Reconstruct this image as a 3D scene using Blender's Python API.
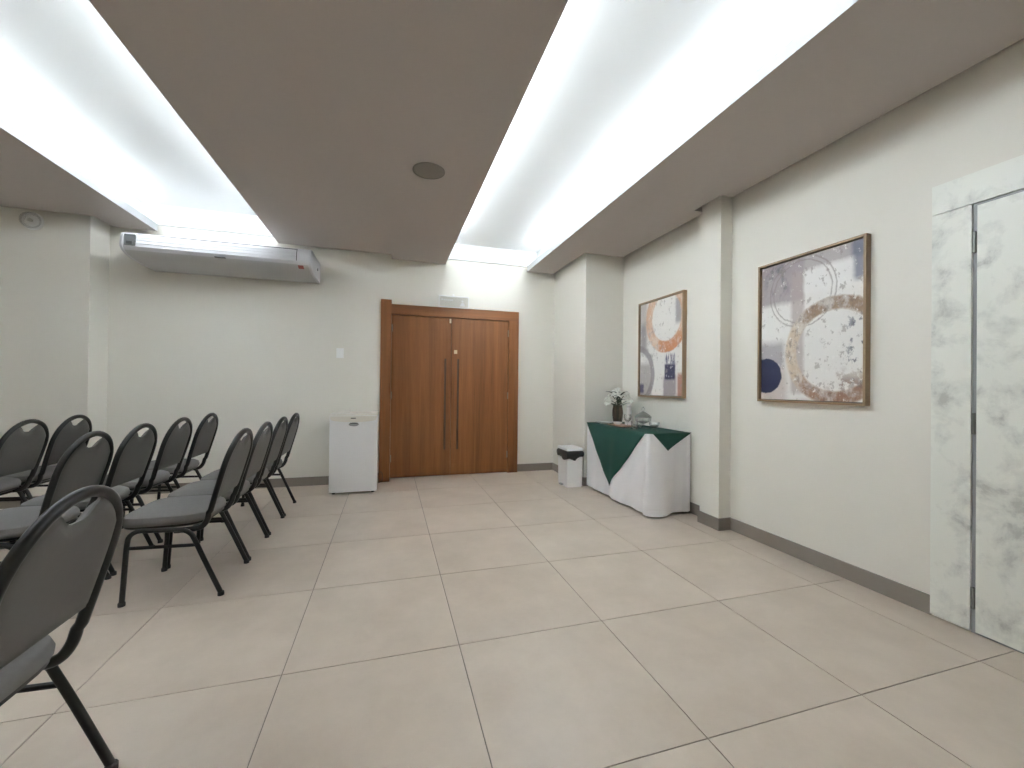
import bpy, bmesh, math, random
from mathutils import Vector, Matrix

# ------------------------------------------------------------------ camera, world, light, exposure
SC = bpy.context.scene
COL = SC.collection
for o in list(bpy.data.objects):
    bpy.data.objects.remove(o)
random.seed(7)

CAM_H = 1.18
def set_camera():
    f, yaw, pit, rol = 411.4, math.radians(16.62), math.radians(0.31), math.radians(0.64)
    F = Vector((math.sin(yaw)*math.cos(pit), math.cos(yaw)*math.cos(pit), math.sin(pit)))
    R = Vector((math.cos(yaw), -math.sin(yaw), 0)); U = R.cross(F)
    R2 = R*math.cos(rol) + U*math.sin(rol); U2 = U*math.cos(rol) - R*math.sin(rol)
    cd = bpy.data.cameras.new('camera'); cd.sensor_width = 36.0; cd.lens = f/1024*36.0
    cd.clip_start = 0.02
    c = bpy.data.objects.new('camera', cd); COL.objects.link(c)
    m = Matrix((R2, U2, -F)).transposed().to_4x4(); m.translation = Vector((0, 0, CAM_H))
    c.matrix_world = m; SC.camera = c
set_camera()

w = bpy.data.worlds.new('world'); SC.world = w; w.use_nodes = True
w.node_tree.nodes['Background'].inputs[0].default_value = (0.8, 0.9, 1, 1)
w.node_tree.nodes['Background'].inputs[1].default_value = 0.02
vs = SC.view_settings
vs.view_transform = 'Standard'; vs.look = 'None'; vs.gamma = 1.0; vs.use_curve_mapping = False
vs.exposure = 1.24
SC.cycles.use_denoising = True
SC.cycles.max_bounces = 10; SC.cycles.diffuse_bounces = 7; SC.cycles.glossy_bounces = 4
SC.cycles.transmission_bounces = 8; SC.cycles.transparent_max_bounces = 12
SC.cycles.caustics_reflective = False; SC.cycles.caustics_refractive = False
SC.cycles.sample_clamp_indirect = 6.0

# room measures (metres): X to the right wall, Y to the back wall, Z up
ZC, ZLIP, ZTOP = 2.768, 2.842, 3.062          # flat ceiling, lip of the coves, upper ceiling
XR, XL, YF = 2.757, -4.30, -1.3               # right wall, left wall, wall behind the camera
YB1, YB2, YB0 = 5.258, 5.448, 4.974           # back wall: left part, door part, far left pillar
XP, XS = -2.785, 0.0                          # x of the pillar's side and of the step beside the door
BX, BY = 2.245, 4.47                          # corner block
COVES = [(0.687, 1.812, YB2), (-2.356, -1.219, YB1)]
TROUGH = 0.15
YC0 = 0.55                                    # where the coves begin, cut short out of view to dim the near walls
LED_POWER = 62.0
ZLED = 2.860
def led(x, aim, y0, y1, z):
    l = bpy.data.lights.new('cove_led', 'AREA'); l.shape = 'RECTANGLE'
    l.size = y1-y0; l.size_y = 0.02; l.energy = LED_POWER*(y1-y0)/6.6
    l.color = (0.91, 0.97, 1.03); l.spread = math.radians(106)
    o = bpy.data.objects.new('cove_led', l); COL.objects.link(o)
    d = Vector((aim*0.03, 0, 1.0)).normalized()       # shines up at the cove
    zax = -d; xax = Vector((0, 1, 0)); yax = zax.cross(xax)
    m = Matrix((xax, yax, zax)).transposed().to_4x4(); m.translation = Vector((x, (y0+y1)/2, z))
    o.matrix_world = m
for (a, b, ye) in COVES:
    led(a-0.098, 1, YC0-0.05, ye-0.45, ZLED)
    led(b+0.098, -1, YC0-0.05, ye-0.45, ZLED)

# ------------------------------------------------------------------ materials
MATS = {}
def nm(name):
    m = bpy.data.materials.new(name); m.use_nodes = True
    t = m.node_tree; b = t.nodes['Principled BSDF']
    MATS[name] = m
    return m, t, b
def N(t, typ, **kw):
    n = t.nodes.new(typ)
    for k, v in kw.items():
        setattr(n, k, v)
    return n
def srgb(r, g, b):
    f = lambda c: (c/255/12.92 if c/255 <= 0.04045 else ((c/255+0.055)/1.055)**2.4)
    return (f(r), f(g), f(b), 1)
def sc_(c, k): return (c[0]*k, c[1]*k, c[2]*k, 1)
def plain(name, col, rough=0.5, var=0.06, scale=8.0, bump=0.0, bscale=200.0, metal=0.0, spec=0.5, stretch=None, coat=0.0, sheen=0.0):
    m, t, b = nm(name)
    tc = N(t, 'ShaderNodeTexCoord'); mp = N(t, 'ShaderNodeMapping')
    if stretch: mp.inputs['Scale'].default_value = stretch
    t.links.new(tc.outputs['Object'], mp.inputs[0])
    nz = N(t, 'ShaderNodeTexNoise'); nz.inputs['Scale'].default_value = scale; nz.inputs['Detail'].default_value = 5
    t.links.new(mp.outputs[0], nz.inputs['Vector'])
    mx = N(t, 'ShaderNodeMix', data_type='RGBA')
    mx.inputs[6].default_value = sc_(col, 1-var); mx.inputs[7].default_value = sc_(col, 1+var)
    t.links.new(nz.outputs[0], mx.inputs[0]); t.links.new(mx.outputs[2], b.inputs['Base Color'])
    b.inputs['Roughness'].default_value = rough; b.inputs['Metallic'].default_value = metal
    b.inputs['Specular IOR Level'].default_value = spec
    b.inputs['Coat Weight'].default_value = coat
    b.inputs['Sheen Weight'].default_value = sheen
    if bump > 0:
        n2 = N(t, 'ShaderNodeTexNoise'); n2.inputs['Scale'].default_value = bscale; n2.inputs['Detail'].default_value = 3
        t.links.new(mp.outputs[0], n2.inputs['Vector'])
        bp = N(t, 'ShaderNodeBump'); bp.inputs['Strength'].default_value = bump; bp.inputs['Distance'].default_value = 0.002
        t.links.new(n2.outputs[0], bp.inputs['Height']); t.links.new(bp.outputs[0], b.inputs['Normal'])
    return m

WALL = plain('wall_paint', (0.785, 0.762, 0.695, 1), 0.75, 0.02, 1.5, 0.06, 150, spec=0.3)
CEIL = plain('ceiling_taupe_paint', (0.475, 0.435, 0.405, 1), 0.8, 0.02, 1.2, spec=0.2)
WHITE = plain('cove_white_paint', (0.82, 0.83, 0.83, 1), 0.8, 0.01, 2, spec=0.2)
LIP = plain('cove_white_darkened', (0.50, 0.515, 0.525, 1), 0.8, 0.01, 2, spec=0.2)  # cove white darkened in colour, so the strongly lit lip looks dimmer
GROUT = plain('grout', (0.20, 0.175, 0.15, 1), 0.9)
BASE = plain('baseboard_tile', (0.200, 0.174, 0.146, 1), 0.45, 0.06, 3)
BLACKM = plain('black_steel', (0.010, 0.0095, 0.008, 1), 0.38, 0.05, 20, spec=0.28)
RUBBER = plain('black_rubber', (0.012, 0.012, 0.012, 1), 0.6)
FABRIC = plain('grey_upholstery', (0.145, 0.139, 0.130, 1), 0.8, 0.10, 60, 0.35, 700, spec=0.2)
VINYL = plain('dark_grey_vinyl', (0.088, 0.084, 0.076, 1), 0.55, 0.06, 40, 0.2, 500, spec=0.25)
PLASTIC = plain('white_plastic', (0.88, 0.88, 0.87, 1), 0.35, 0.01, 3)
CREAM = plain('cream_plastic', (0.80, 0.76, 0.68, 1), 0.4, 0.01, 3)
ENAMEL = plain('white_enamel', (0.90, 0.905, 0.91, 1), 0.28, 0.01, 2)
DARKP = plain('dark_plastic', (0.02, 0.02, 0.02, 1), 0.45)
GREYP = plain('grey_plastic', (0.28, 0.29, 0.29, 1), 0.4)
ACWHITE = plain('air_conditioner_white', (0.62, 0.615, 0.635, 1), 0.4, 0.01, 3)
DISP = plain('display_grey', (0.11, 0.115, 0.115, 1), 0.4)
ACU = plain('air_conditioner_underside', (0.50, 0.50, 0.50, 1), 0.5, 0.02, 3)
REDP = plain('red_sticker', (0.35, 0.09, 0.08, 1), 0.5)
BAG = plain('black_bag', (0.01, 0.01, 0.01, 1), 0.35, 0.1, 30, 0.6, 60)
LINEN = plain('white_linen', (0.84, 0.83, 0.845, 1), 0.8, 0.02, 12, 0.15, 500, spec=0.2, sheen=0.2)
GREEN = plain('green_linen', (0.011, 0.047, 0.035, 1), 0.75, 0.10, 25, 0.2, 500, spec=0.2)
CERAM = plain('white_ceramic', (0.78, 0.77, 0.74, 1), 0.25, 0.01, 5)
TRAYW = plain('tray_wood', (0.32, 0.18, 0.12, 1), 0.5, 0.15, 14, stretch=(1, 8, 1))
PETAL = plain('lily_petal', (0.90, 0.91, 0.84, 1), 0.55, 0.04, 20)
LEAF = plain('leaf_green', (0.022, 0.042, 0.018, 1), 0.5, 0.25, 20)
STEEL = plain('hinge_steel', (0.22, 0.22, 0.20, 1), 0.35, 0.05, 20, metal=0.8)
BRASS = plain('door_brass', (0.5, 0.40, 0.28, 1), 0.35, 0.05, 20, metal=0.6)
GRILLE = plain('speaker_grille', (0.20, 0.185, 0.165, 1), 0.7, 0.05, 80, 0.5, 600)
HANDLEW = plain('shadow_dark_wood', (0.045, 0.019, 0.008, 1), 0.5, 0.15, 9)  # wood darkened to stand in for shadow on handles and between leaves
FRAMEW = plain('picture_frame_wood', (0.225, 0.145, 0.075, 1), 0.45, 0.14, 9, stretch=(1, 1, 1))
TABLEW = plain('table_wood', (0.25, 0.16, 0.09, 1), 0.5, 0.2, 8)

def glass(name, col, rough=0.02, alpha_mix=0.0):
    m, t, b = nm(name)
    b.inputs['Base Color'].default_value = col; b.inputs['Roughness'].default_value = rough
    b.inputs['Transmission Weight'].default_value = 1.0; b.inputs['IOR'].default_value = 1.45
    if alpha_mix > 0:
        tr = N(t, 'ShaderNodeBsdfTransparent'); mx = N(t, 'ShaderNodeMixShader'); mx.inputs[0].default_value = alpha_mix
        out = t.nodes['Material Output']
        t.links.new(b.outputs[0], mx.inputs[1]); t.links.new(tr.outputs[0], mx.inputs[2]); t.links.new(mx.outputs[0], out.inputs[0])
    return m
GLASS = glass('clear_glass', (0.97, 0.98, 0.98, 1), 0.02, 0.55)
DOMEG = glass('thin_clear_glass', (0.98, 0.99, 0.99, 1), 0.03, 0.75)
SMOKE = glass('brown_glass', (0.42, 0.34, 0.28, 1), 0.03, 0.15)
ACRYL = glass('clear_acrylic', (0.95, 0.97, 0.95, 1), 0.25, 0.8)

def wood_mat(name, c0, c1, axis=2):
    m, t, b = nm(name)
    tc = N(t, 'ShaderNodeTexCoord'); mp = N(t, 'ShaderNodeMapping')
    s = [14.0, 14.0, 14.0]; s[axis] = 0.55
    mp.inputs['Scale'].default_value = s
    t.links.new(tc.outputs['Object'], mp.inputs[0])
    n1 = N(t, 'ShaderNodeTexNoise'); n1.inputs['Scale'].default_value = 1.0; n1.inputs['Detail'].default_value = 6; n1.inputs['Distortion'].default_value = 0.6
    n2 = N(t, 'ShaderNodeTexNoise'); n2.inputs['Scale'].default_value = 7.0; n2.inputs['Detail'].default_value = 4
    t.links.new(mp.outputs[0], n1.inputs['Vector']); t.links.new(mp.outputs[0], n2.inputs['Vector'])
    ad = N(t, 'ShaderNodeMath', operation='MULTIPLY_ADD'); ad.inputs[1].default_value = 0.35
    t.links.new(n2.outputs[0], ad.inputs[0]); t.links.new(n1.outputs[0], ad.inputs[2])
    rp = N(t, 'ShaderNodeValToRGB'); rp.color_ramp.elements[0].position = 0.42; rp.color_ramp.elements[1].position = 0.92
    rp.color_ramp.elements[0].color = c0; rp.color_ramp.elements[1].color = c1
    t.links.new(ad.outputs[0], rp.inputs[0]); t.links.new(rp.outputs[0], b.inputs['Base Color'])
    b.inputs['Roughness'].default_value = 0.5; b.inputs['Specular IOR Level'].default_value = 0.3
    return m
WOOD = wood_mat('door_wood', (0.110, 0.038, 0.010, 1), (0.215, 0.086, 0.028, 1), 2)
WOODX = wood_mat('door_wood_crosswise', (0.110, 0.038, 0.010, 1), (0.215, 0.086, 0.028, 1), 0)

def tile_mat():
    m, t, b = nm('porcelain_tile')
    tc = N(t, 'ShaderNodeTexCoord'); ob = N(t, 'ShaderNodeObjectInfo')
    ad = N(t, 'ShaderNodeVectorMath', operation='MULTIPLY_ADD')
    ad.inputs[1].default_value = (37.0, 53.0, 11.0)
    cmb = N(t, 'ShaderNodeCombineXYZ')
    for k in range(3): t.links.new(ob.outputs['Random'], cmb.inputs[k])
    t.links.new(cmb.outputs[0], ad.inputs[0]); t.links.new(tc.outputs['Object'], ad.inputs[2])
    n1 = N(t, 'ShaderNodeTexNoise'); n1.inputs['Scale'].default_value = 3.2; n1.inputs['Detail'].default_value = 7; n1.inputs['Roughness'].default_value = 0.62
    t.links.new(ad.outputs[0], n1.inputs['Vector'])
    rp = N(t, 'ShaderNodeValToRGB'); e = rp.color_ramp.elements
    e[0].position = 0.30; e[1].position = 0.72
    e[0].color = (0.475, 0.398, 0.322, 1); e[1].color = (0.575, 0.492, 0.41, 1)
    t.links.new(n1.outputs[0], rp.inputs[0])
    hv = N(t, 'ShaderNodeHueSaturation'); mr = N(t, 'ShaderNodeMapRange')
    mr.inputs['To Min'].default_value = 0.97; mr.inputs['To Max'].default_value = 1.03
    t.links.new(ob.outputs['Random'], mr.inputs[0]); t.links.new(mr.outputs[0], hv.inputs['Value'])
    t.links.new(rp.outputs[0], hv.inputs['Color']); t.links.new(hv.outputs[0], b.inputs['Base Color'])
    r2 = N(t, 'ShaderNodeMapRange'); r2.inputs['To Min'].default_value = 0.26; r2.inputs['To Max'].default_value = 0.40
    t.links.new(n1.outputs[0], r2.inputs[0]); t.links.new(r2.outputs[0], b.inputs['Roughness'])
    b.inputs['Specular IOR Level'].default_value = 0.45
    return m
TILE = tile_mat()

def marble_mat():
    m, t, b = nm('white_marble_laminate')
    tc = N(t, 'ShaderNodeTexCoord')
    n1 = N(t, 'ShaderNodeTexNoise'); n1.inputs['Scale'].default_value = 6.5; n1.inputs['Detail'].default_value = 8
    n1.inputs['Roughness'].default_value = 0.62; n1.inputs['Distortion'].default_value = 0.25
    t.links.new(tc.outputs['Object'], n1.inputs['Vector'])
    rp = N(t, 'ShaderNodeValToRGB'); e = rp.color_ramp.elements
    e[0].position = 0.34; e[0].color = (0.50, 0.505, 0.465, 1)
    e[1].position = 0.52; e[1].color = (0.84, 0.85, 0.785, 1)
    k = e.new(0.42); k.color = (0.72, 0.73, 0.675, 1)
    t.links.new(n1.outputs[0], rp.inputs[0]); t.links.new(rp.outputs[0], b.inputs['Base Color'])
    b.inputs['Roughness'].default_value = 0.35
    return m
MARBLE = marble_mat()

# ---- paintings: flat print, drawn with nodes in the canvas' own 0..1 coordinates
class Paint:
    def __init__(s, name, aspect, base):
        s.m, s.t, s.b = nm(name); s.aspect = aspect
        t = s.t; tc = N(t, 'ShaderNodeTexCoord'); sp = N(t, 'ShaderNodeSeparateXYZ')
        # wobble the coordinates a little so that edges look brushed
        nz = N(t, 'ShaderNodeTexNoise'); nz.inputs['Scale'].default_value = 16; nz.inputs['Detail'].default_value = 6; nz.inputs['Roughness'].default_value = 0.7
        t.links.new(tc.outputs['UV'], nz.inputs['Vector'])
        ma = N(t, 'ShaderNodeVectorMath', operation='MULTIPLY_ADD'); ma.inputs[1].default_value = (0.03, 0.03, 0)
        su = N(t, 'ShaderNodeVectorMath', operation='SUBTRACT'); su.inputs[1].default_value = (0.5, 0.5, 0.5)
        t.links.new(nz.outputs['Color'], su.inputs[0]); t.links.new(su.outputs[0], ma.inputs[0]); t.links.new(tc.outputs['UV'], ma.inputs[2])
        t.links.new(ma.outputs[0], sp.inputs[0])
        s.u, s.v, s.uv = sp.outputs[0], sp.outputs[1], tc.outputs['UV']
        rgb = N(t, 'ShaderNodeRGB'); rgb.outputs[0].default_value = base; s.c = rgb.outputs[0]
    def math(s, op, a, b=None, clamp=False):
        n = N(s.t, 'ShaderNodeMath', operation=op); n.use_clamp = clamp
        for i, x in enumerate((a, b)):
            if x is None: continue
            if isinstance(x, (int, float)): n.inputs[i].default_value = x
            else: s.t.links.new(x, n.inputs[i])
        return n.outputs[0]
    def ramp(s, x, lo, hi):
        n = N(s.t, 'ShaderNodeMapRange'); n.inputs['From Min'].default_value = lo; n.inputs['From Max'].default_value = hi
        s.t.links.new(x, n.inputs[0]); return n.outputs[0]
    def rect(s, u0, u1, v0, v1, e=0.02):
        a = s.math('MULTIPLY', s.ramp(s.u, u0-e, u0+e), s.ramp(s.u, u1+e, u1-e))
        b = s.math('MULTIPLY', s.ramp(s.v, v0-e, v0+e), s.ramp(s.v, v1+e, v1-e))
        return s.math('MULTIPLY', a, b)
    def dist(s, cu, cv):
        x = s.math('SUBTRACT', s.u, cu); y = s.math('MULTIPLY', s.math('SUBTRACT', s.v, cv), s.aspect)
        return s.math('SQRT', s.math('ADD', s.math('MULTIPLY', x, x), s.math('MULTIPLY', y, y)))
    def disc(s, cu, cv, r, e=0.01): return s.ramp(s.dist(cu, cv), r+e, r-e)
    def ring(s, cu, cv, r0, r1, e=0.012):
        d = s.dist(cu, cv)
        return s.math('MULTIPLY', s.ramp(d, r0-e, r0+e), s.ramp(d, r1+e, r1-e))
    def speck(s, scale, lo, hi, sx=1.0, sy=1.0):
        mp = N(s.t, 'ShaderNodeMapping'); mp.inputs['Scale'].default_value = (sx, sy, 1); s.t.links.new(s.uv, mp.inputs[0])
        nz = N(s.t, 'ShaderNodeTexNoise'); nz.inputs['Scale'].default_value = scale; nz.inputs['Detail'].default_value = 8; nz.inputs['Roughness'].default_value = 0.68
        s.t.links.new(mp.outputs[0], nz.inputs['Vector']); return s.ramp(nz.outputs[0], lo, hi)
    def add(s, mask, col, k=1.0):
        mx = N(s.t, 'ShaderNodeMix', data_type='RGBA'); mx.inputs[7].default_value = col
        f = s.math('MULTIPLY', mask, k, True); s.t.links.new(f, mx.inputs[0]); s.t.links.new(s.c, mx.inputs[6]); s.c = mx.outputs[2]
    def done(s):
        s.t.links.new(s.c, s.b.inputs['Base Color']); s.b.inputs['Roughness'].default_value = 0.6; s.b.inputs['Specular IOR Level'].default_value = 0.25
        return s.m
LAV = srgb(150, 140, 142); OFF = srgb(228, 226, 222)
def paint_a():
    p = Paint('abstract_canvas_blue_disc', 1.36, OFF)
    p.add(p.rect(-.1, .47, .70, 1.1), LAV, .9)
    p.add(p.rect(-.1, 1.1, .90, 1.1), LAV, .75)
    p.add(p.rect(.34, .47, .05, .9), srgb(165, 152, 150), .8)
    p.add(p.math('MULTIPLY', p.rect(.06, .30, .76, 1.0, .05), p.speck(9, .48, .60)), srgb(75, 76, 86), .9)
    p.add(p.rect(.90, 1.1, .76, 1.02), srgb(88, 92, 112), .8)
    p.add(p.rect(.47, .92, .73, .90), srgb(232, 230, 228), .9)
    p.add(p.rect(-.1, .26, .22, .42, .03), srgb(150, 144, 148), .85)
    p.add(p.rect(.0, .30, -.1, .22, .04), srgb(190, 178, 172), .8)
    for r in (.295, .335):
        p.add(p.ring(.44, .76, r-.005, r+.005, .006), srgb(120, 110, 104), .75)
    ring = p.ring(.76, .33, .365, .48)
    p.add(ring, srgb(196, 176, 148), .8)
    p.add(p.math('MULTIPLY', ring, p.rect(.42, 1.1, .50, 1.1, .08)), srgb(128, 104, 84), .95)
    p.add(p.math('MULTIPLY', ring, p.rect(.40, 1.1, -.2, .16, .05)), srgb(132, 98, 78), .95)
    p.add(p.math('MULTIPLY', p.rect(.7, 1.05, .05, .18, .05), p.speck(10, .5, .56)), srgb(120, 92, 76), .8)
    p.add(p.math('MULTIPLY', p.rect(.86, 1.05, .12, .56, .06), p.speck(13, .54, .60)), srgb(72, 74, 88), .95)
    p.add(p.math('MULTIPLY', ring, p.speck(8, .46, .60)), OFF, .55)
    p.add(p.math('MULTIPLY', ring, p.speck(17, .52, .60)), srgb(96, 80, 70), .55)
    p.add(p.speck(14, .57, .62), srgb(140, 130, 124), .65)
    p.add(p.speck(22, .60, .64), srgb(236, 234, 230), .8)
    p.add(p.disc(.06, .175, .178, .006), srgb(15, 23, 58), .97)
    return p.done()
def paint_b():
    p = Paint('abstract_canvas_orange_ring', 1.36, OFF)
    p.add(p.rect(-.1, .18, .50, 1.1, .04), srgb(165, 155, 150), .6)
    p.add(p.rect(.02, .16, .45, .78, .04), srgb(120, 112, 116), .6)
    p.add(p.rect(.84, 1.0, .72, .98, .02), srgb(150, 146, 150), .9)
    p.add(p.rect(.58, .86, -.1, .20, .02), srgb(150, 140, 142), .9)
    p.add(p.rect(.0, .30, -.1, .34, .03), srgb(160, 152, 150), .8)
    ring = p.ring(.63, .80, .33, .485)
    p.add(ring, srgb(196, 158, 126), .9)
    p.add(p.math('MULTIPLY', ring, p.rect(.45, 1.1, .2, .62, .05)), srgb(176, 118, 78), .95)
    p.add(p.ring(-.08, .22, .36, .45), srgb(132, 126, 128), .85)
    p.add(p.rect(.61, .84, .165, .32, .012), srgb(28, 26, 60), .97)
    p.add(p.math('MULTIPLY', p.rect(.61, .84, .31, .42, .02), p.speck(10, .46, .54, 3, .5)), srgb(70, 68, 100), .9)
    p.add(p.rect(-.05, .10, .02, .12, .015), srgb(66, 62, 98), .9)
    p.add(p.rect(.89, 1.1, -.1, .22, .02), srgb(160, 104, 84), .9)
    p.add(p.math('MULTIPLY', ring, p.speck(8, .48, .62)), OFF, .45)
    p.add(p.math('MULTIPLY', p.rect(.05, .4, .35, .8, .1), p.speck(11, .52, .6)), srgb(120, 114, 116), .6)
    p.add(p.speck(13, .57, .63), srgb(150, 142, 140), .55)
    p.add(p.speck(22, .60, .64), srgb(236, 234, 230), .7)
    return p.done()
ART_A, ART_B = paint_a(), paint_b()

# ------------------------------------------------------------------ mesh helpers
class MB:
    def __init__(s): s.bm = bmesh.new(); s.mi = 0
    def face(s, vs_):
        try:
            f = s.bm.faces.new(vs_); f.material_index = s.mi; return f
        except ValueError: return None
    def box(s, x0, y0, z0, x1, y1, z1):
        v = [s.bm.verts.new(p) for p in ((x0,y0,z0),(x1,y0,z0),(x1,y1,z0),(x0,y1,z0),(x0,y0,z1),(x1,y0,z1),(x1,y1,z1),(x0,y1,z1))]
        for q in ((3,2,1,0),(4,5,6,7),(0,1,5,4),(1,2,6,5),(2,3,7,6),(3,0,4,7)): s.face([v[i] for i in q])
        return s
    def loft(s, rings, closed=True, cap0=True, cap1=True):
        R = [[s.bm.verts.new(p) for p in r] for r in rings]; n = len(R[0])
        for a, b in zip(R, R[1:]):
            for i in range(n if closed else n-1):
                j = (i+1) % n; s.face([a[i], a[j], b[j], b[i]])
        if cap0: s.face(list(reversed(R[0])))
        if cap1: s.face(R[-1])
        return s
    def tube(s, pts, r, n=10, squash=None):
        pts = [Vector(p) for p in pts]; rings = []; up = None
        for i, p in enumerate(pts):
            d = (pts[min(i+1, len(pts)-1)] - pts[max(i-1, 0)]).normalized()
            if up is None:
                up = Vector((0, 1, 0)) if abs(d.y) < 0.9 else Vector((1, 0, 0))
            a = (up - d*up.dot(d)).normalized(); b = d.cross(a); up = a
            rr = r[i] if isinstance(r, (list, tuple)) else r
            k = squash or 1.0
            rings.append([p + a*rr*math.cos(2*math.pi*j/n) + b*rr*k*math.sin(2*math.pi*j/n) for j in range(n)])
        return s.loft(rings)
    def lathe(s, prof, n=24, c=(0, 0, 0)):
        rings = [[(c[0]+r*math.cos(2*math.pi*j/n), c[1]+r*math.sin(2*math.pi*j/n), c[2]+z) for j in range(n)] for r, z in prof]
        return s.loft(rings)
    def grid(s, P):
        V = [[s.bm.verts.new(p) for p in r] for r in P]
        for a, b in zip(V, V[1:]):
            for i in range(len(a)-1): s.face([a[i], a[i+1], b[i+1], b[i]])
        return V
    def build(s, name, mat, parent=None, smooth=False, bevel=0.0, seg=2, loc=None, solid=0.0):
        bm = s.bm
        if bevel > 0:
            es = [e for e in bm.edges if len(e.link_faces) == 2 and e.calc_face_angle(0) > 0.6]
            bmesh.ops.bevel(bm, geom=es, offset=bevel, segments=seg, profile=0.5, affect='EDGES', clamp_overlap=True)
        bmesh.ops.recalc_face_normals(bm, faces=bm.faces)
        me = bpy.data.meshes.new(name); bm.to_mesh(me); bm.free()
        for m in (mat if isinstance(mat, (list, tuple)) else [mat]): me.materials.append(m)
        if smooth:
            me.polygons.foreach_set('use_smooth', [True]*len(me.polygons))
            try: me.set_sharp_from_angle(angle=math.radians(40))
            except Exception: pass
        o = bpy.data.objects.new(name, me); COL.objects.link(o)
        if parent: o.parent = parent
        if loc: o.location = loc
        if solid:
            md = o.modifiers.new('thickness', 'SOLIDIFY'); md.thickness = solid; md.offset = 0
        return o
def smoothpath(pts, k=4):
    P = [Vector(p) for p in pts]; out = []
    for i in range(len(P)-1):
        p0, p1, p2, p3 = P[max(i-1,0)], P[i], P[i+1], P[min(i+2,len(P)-1)]
        for j in range(k):
            t = j/k
            out.append(0.5*((2*p1)+(p2-p0)*t+(2*p0-5*p1+4*p2-p3)*t*t+(3*p1-p0-3*p2+p3)*t**3))
    out.append(P[-1]); return out
def tag(o, label, cat, group=None):
    o['label'] = label; o['category'] = cat
    if group: o['group'] = group
    return o
def struct(o): o['kind'] = 'structure'; return o
def thing(name, label, cat, loc=(0,0,0), rz=0.0, group=None):
    o = bpy.data.objects.new(name, None); COL.objects.link(o); o.empty_display_size = 0.1
    o.location = loc; o.rotation_euler = (0, 0, rz)
    return tag(o, label, cat, group)
def copy_tree(o, parent=None):
    c = o.copy(); COL.objects.link(c); c.parent = parent
    for ch in list(o.children): copy_tree(ch, c)
    return c
def box(name, mat, b, parent=None, bevel=0.0, smooth=False):
    return MB().box(*b).build(name, mat, parent, smooth, bevel)

# ------------------------------------------------------------------ the room
floor = struct(box('floor', GROUT, (XL-.1, YF-.1, -0.12, XR+.1, YB2+.1, -0.0035)))
S, X0, Y0, G = 0.7235, 0.320, 1.866, 0.0022
cache = {}
def add_tile(x0, x1, y0, y1):
    wx, wy = round(x1-x0, 4), round(y1-y0, 4)
    if wx < 0.02 or wy < 0.02: return
    if (wx, wy) not in cache:
        o = MB().box(-wx/2, -wy/2, -0.010, wx/2, wy/2, 0.0).build('tile', TILE, floor, bevel=0.0012, seg=1)
        cache[(wx, wy)] = o.data
    else:
        o = bpy.data.objects.new('tile', cache[(wx, wy)]); COL.objects.link(o); o.parent = floor
    o.location = ((x0+x1)/2, (y0+y1)/2, 0)
i0, i1 = math.floor((XL-X0)/S), math.ceil((XR-X0)/S)
j0, j1 = math.floor((YF-Y0)/S), math.ceil((YB2-Y0)/S)
for i in range(i0, i1):
    for j in range(j0, j1):
        add_tile(max(X0+i*S+G, XL), min(X0+(i+1)*S-G, XR), max(Y0+j*S+G, YF), min(Y0+(j+1)*S-G, YB2))

wb = MB().box(XS, YB2, 0, XR+.2, YB2+.25, 3.2).box(XP, YB1, 0, XS, YB2+.25, 3.2).build('wall_back', WALL); struct(wb)
box('pillar', WALL, (XL-.2, YB0, 0, XP, YB2+.25, 3.2), wb)
wr = struct(box('wall_right', WALL, (XR, YF-.2, 0, XR+.2, YB2, 3.2)))
box('pilaster', WALL, (BX, BY, 0, XR, YB2, 3.2), wr)
CX, CY0, CY1 = 2.640, 2.790, 3.010
box('pilaster', WALL, (CX, CY0, 0, XR, CY1, 3.2), wr)
struct(box('wall_left', WALL, (XL-.2, YF-.2, 0, XL, YB0, 3.2)))
struct(box('wall_front', WALL, (XL, YF-.2, 0, XR, YF, 3.2)))

# baseboards
BH, BT = 0.100, 0.012
def bb(name, boxes):
    m = MB()
    for b in boxes: m.box(*b)
    return struct(m.build(name, BASE))
bb('baseboard_back', [(XL, YB0-BT, 0, XP+BT, YB0, BH), (XP, YB0-BT, 0, XP+BT, YB1, BH), (XP, YB1-BT, 0, -0.108, YB1, BH), (1.703, YB2-BT, 0, BX, YB2, BH)])
bb('baseboard_right', [(BX-BT, BY-BT, 0, BX, YB2, BH), (BX, BY-BT, 0, XR, BY, BH), (XR-BT, CY1, 0, XR, BY-BT, BH),
   (CX-BT, CY0-BT, 0, CX, CY1+BT, BH), (CX, CY0-BT, 0, XR, CY0, BH), (CX, CY1, 0, XR, CY1+BT, BH), (XR-BT, 1.449, 0, XR, CY0-BT, BH), (XR-BT, YF, 0, XR, 0.20, BH)])
bb('baseboard_left', [(XL, YF, 0, XL+BT, YB0, BH)])

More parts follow.
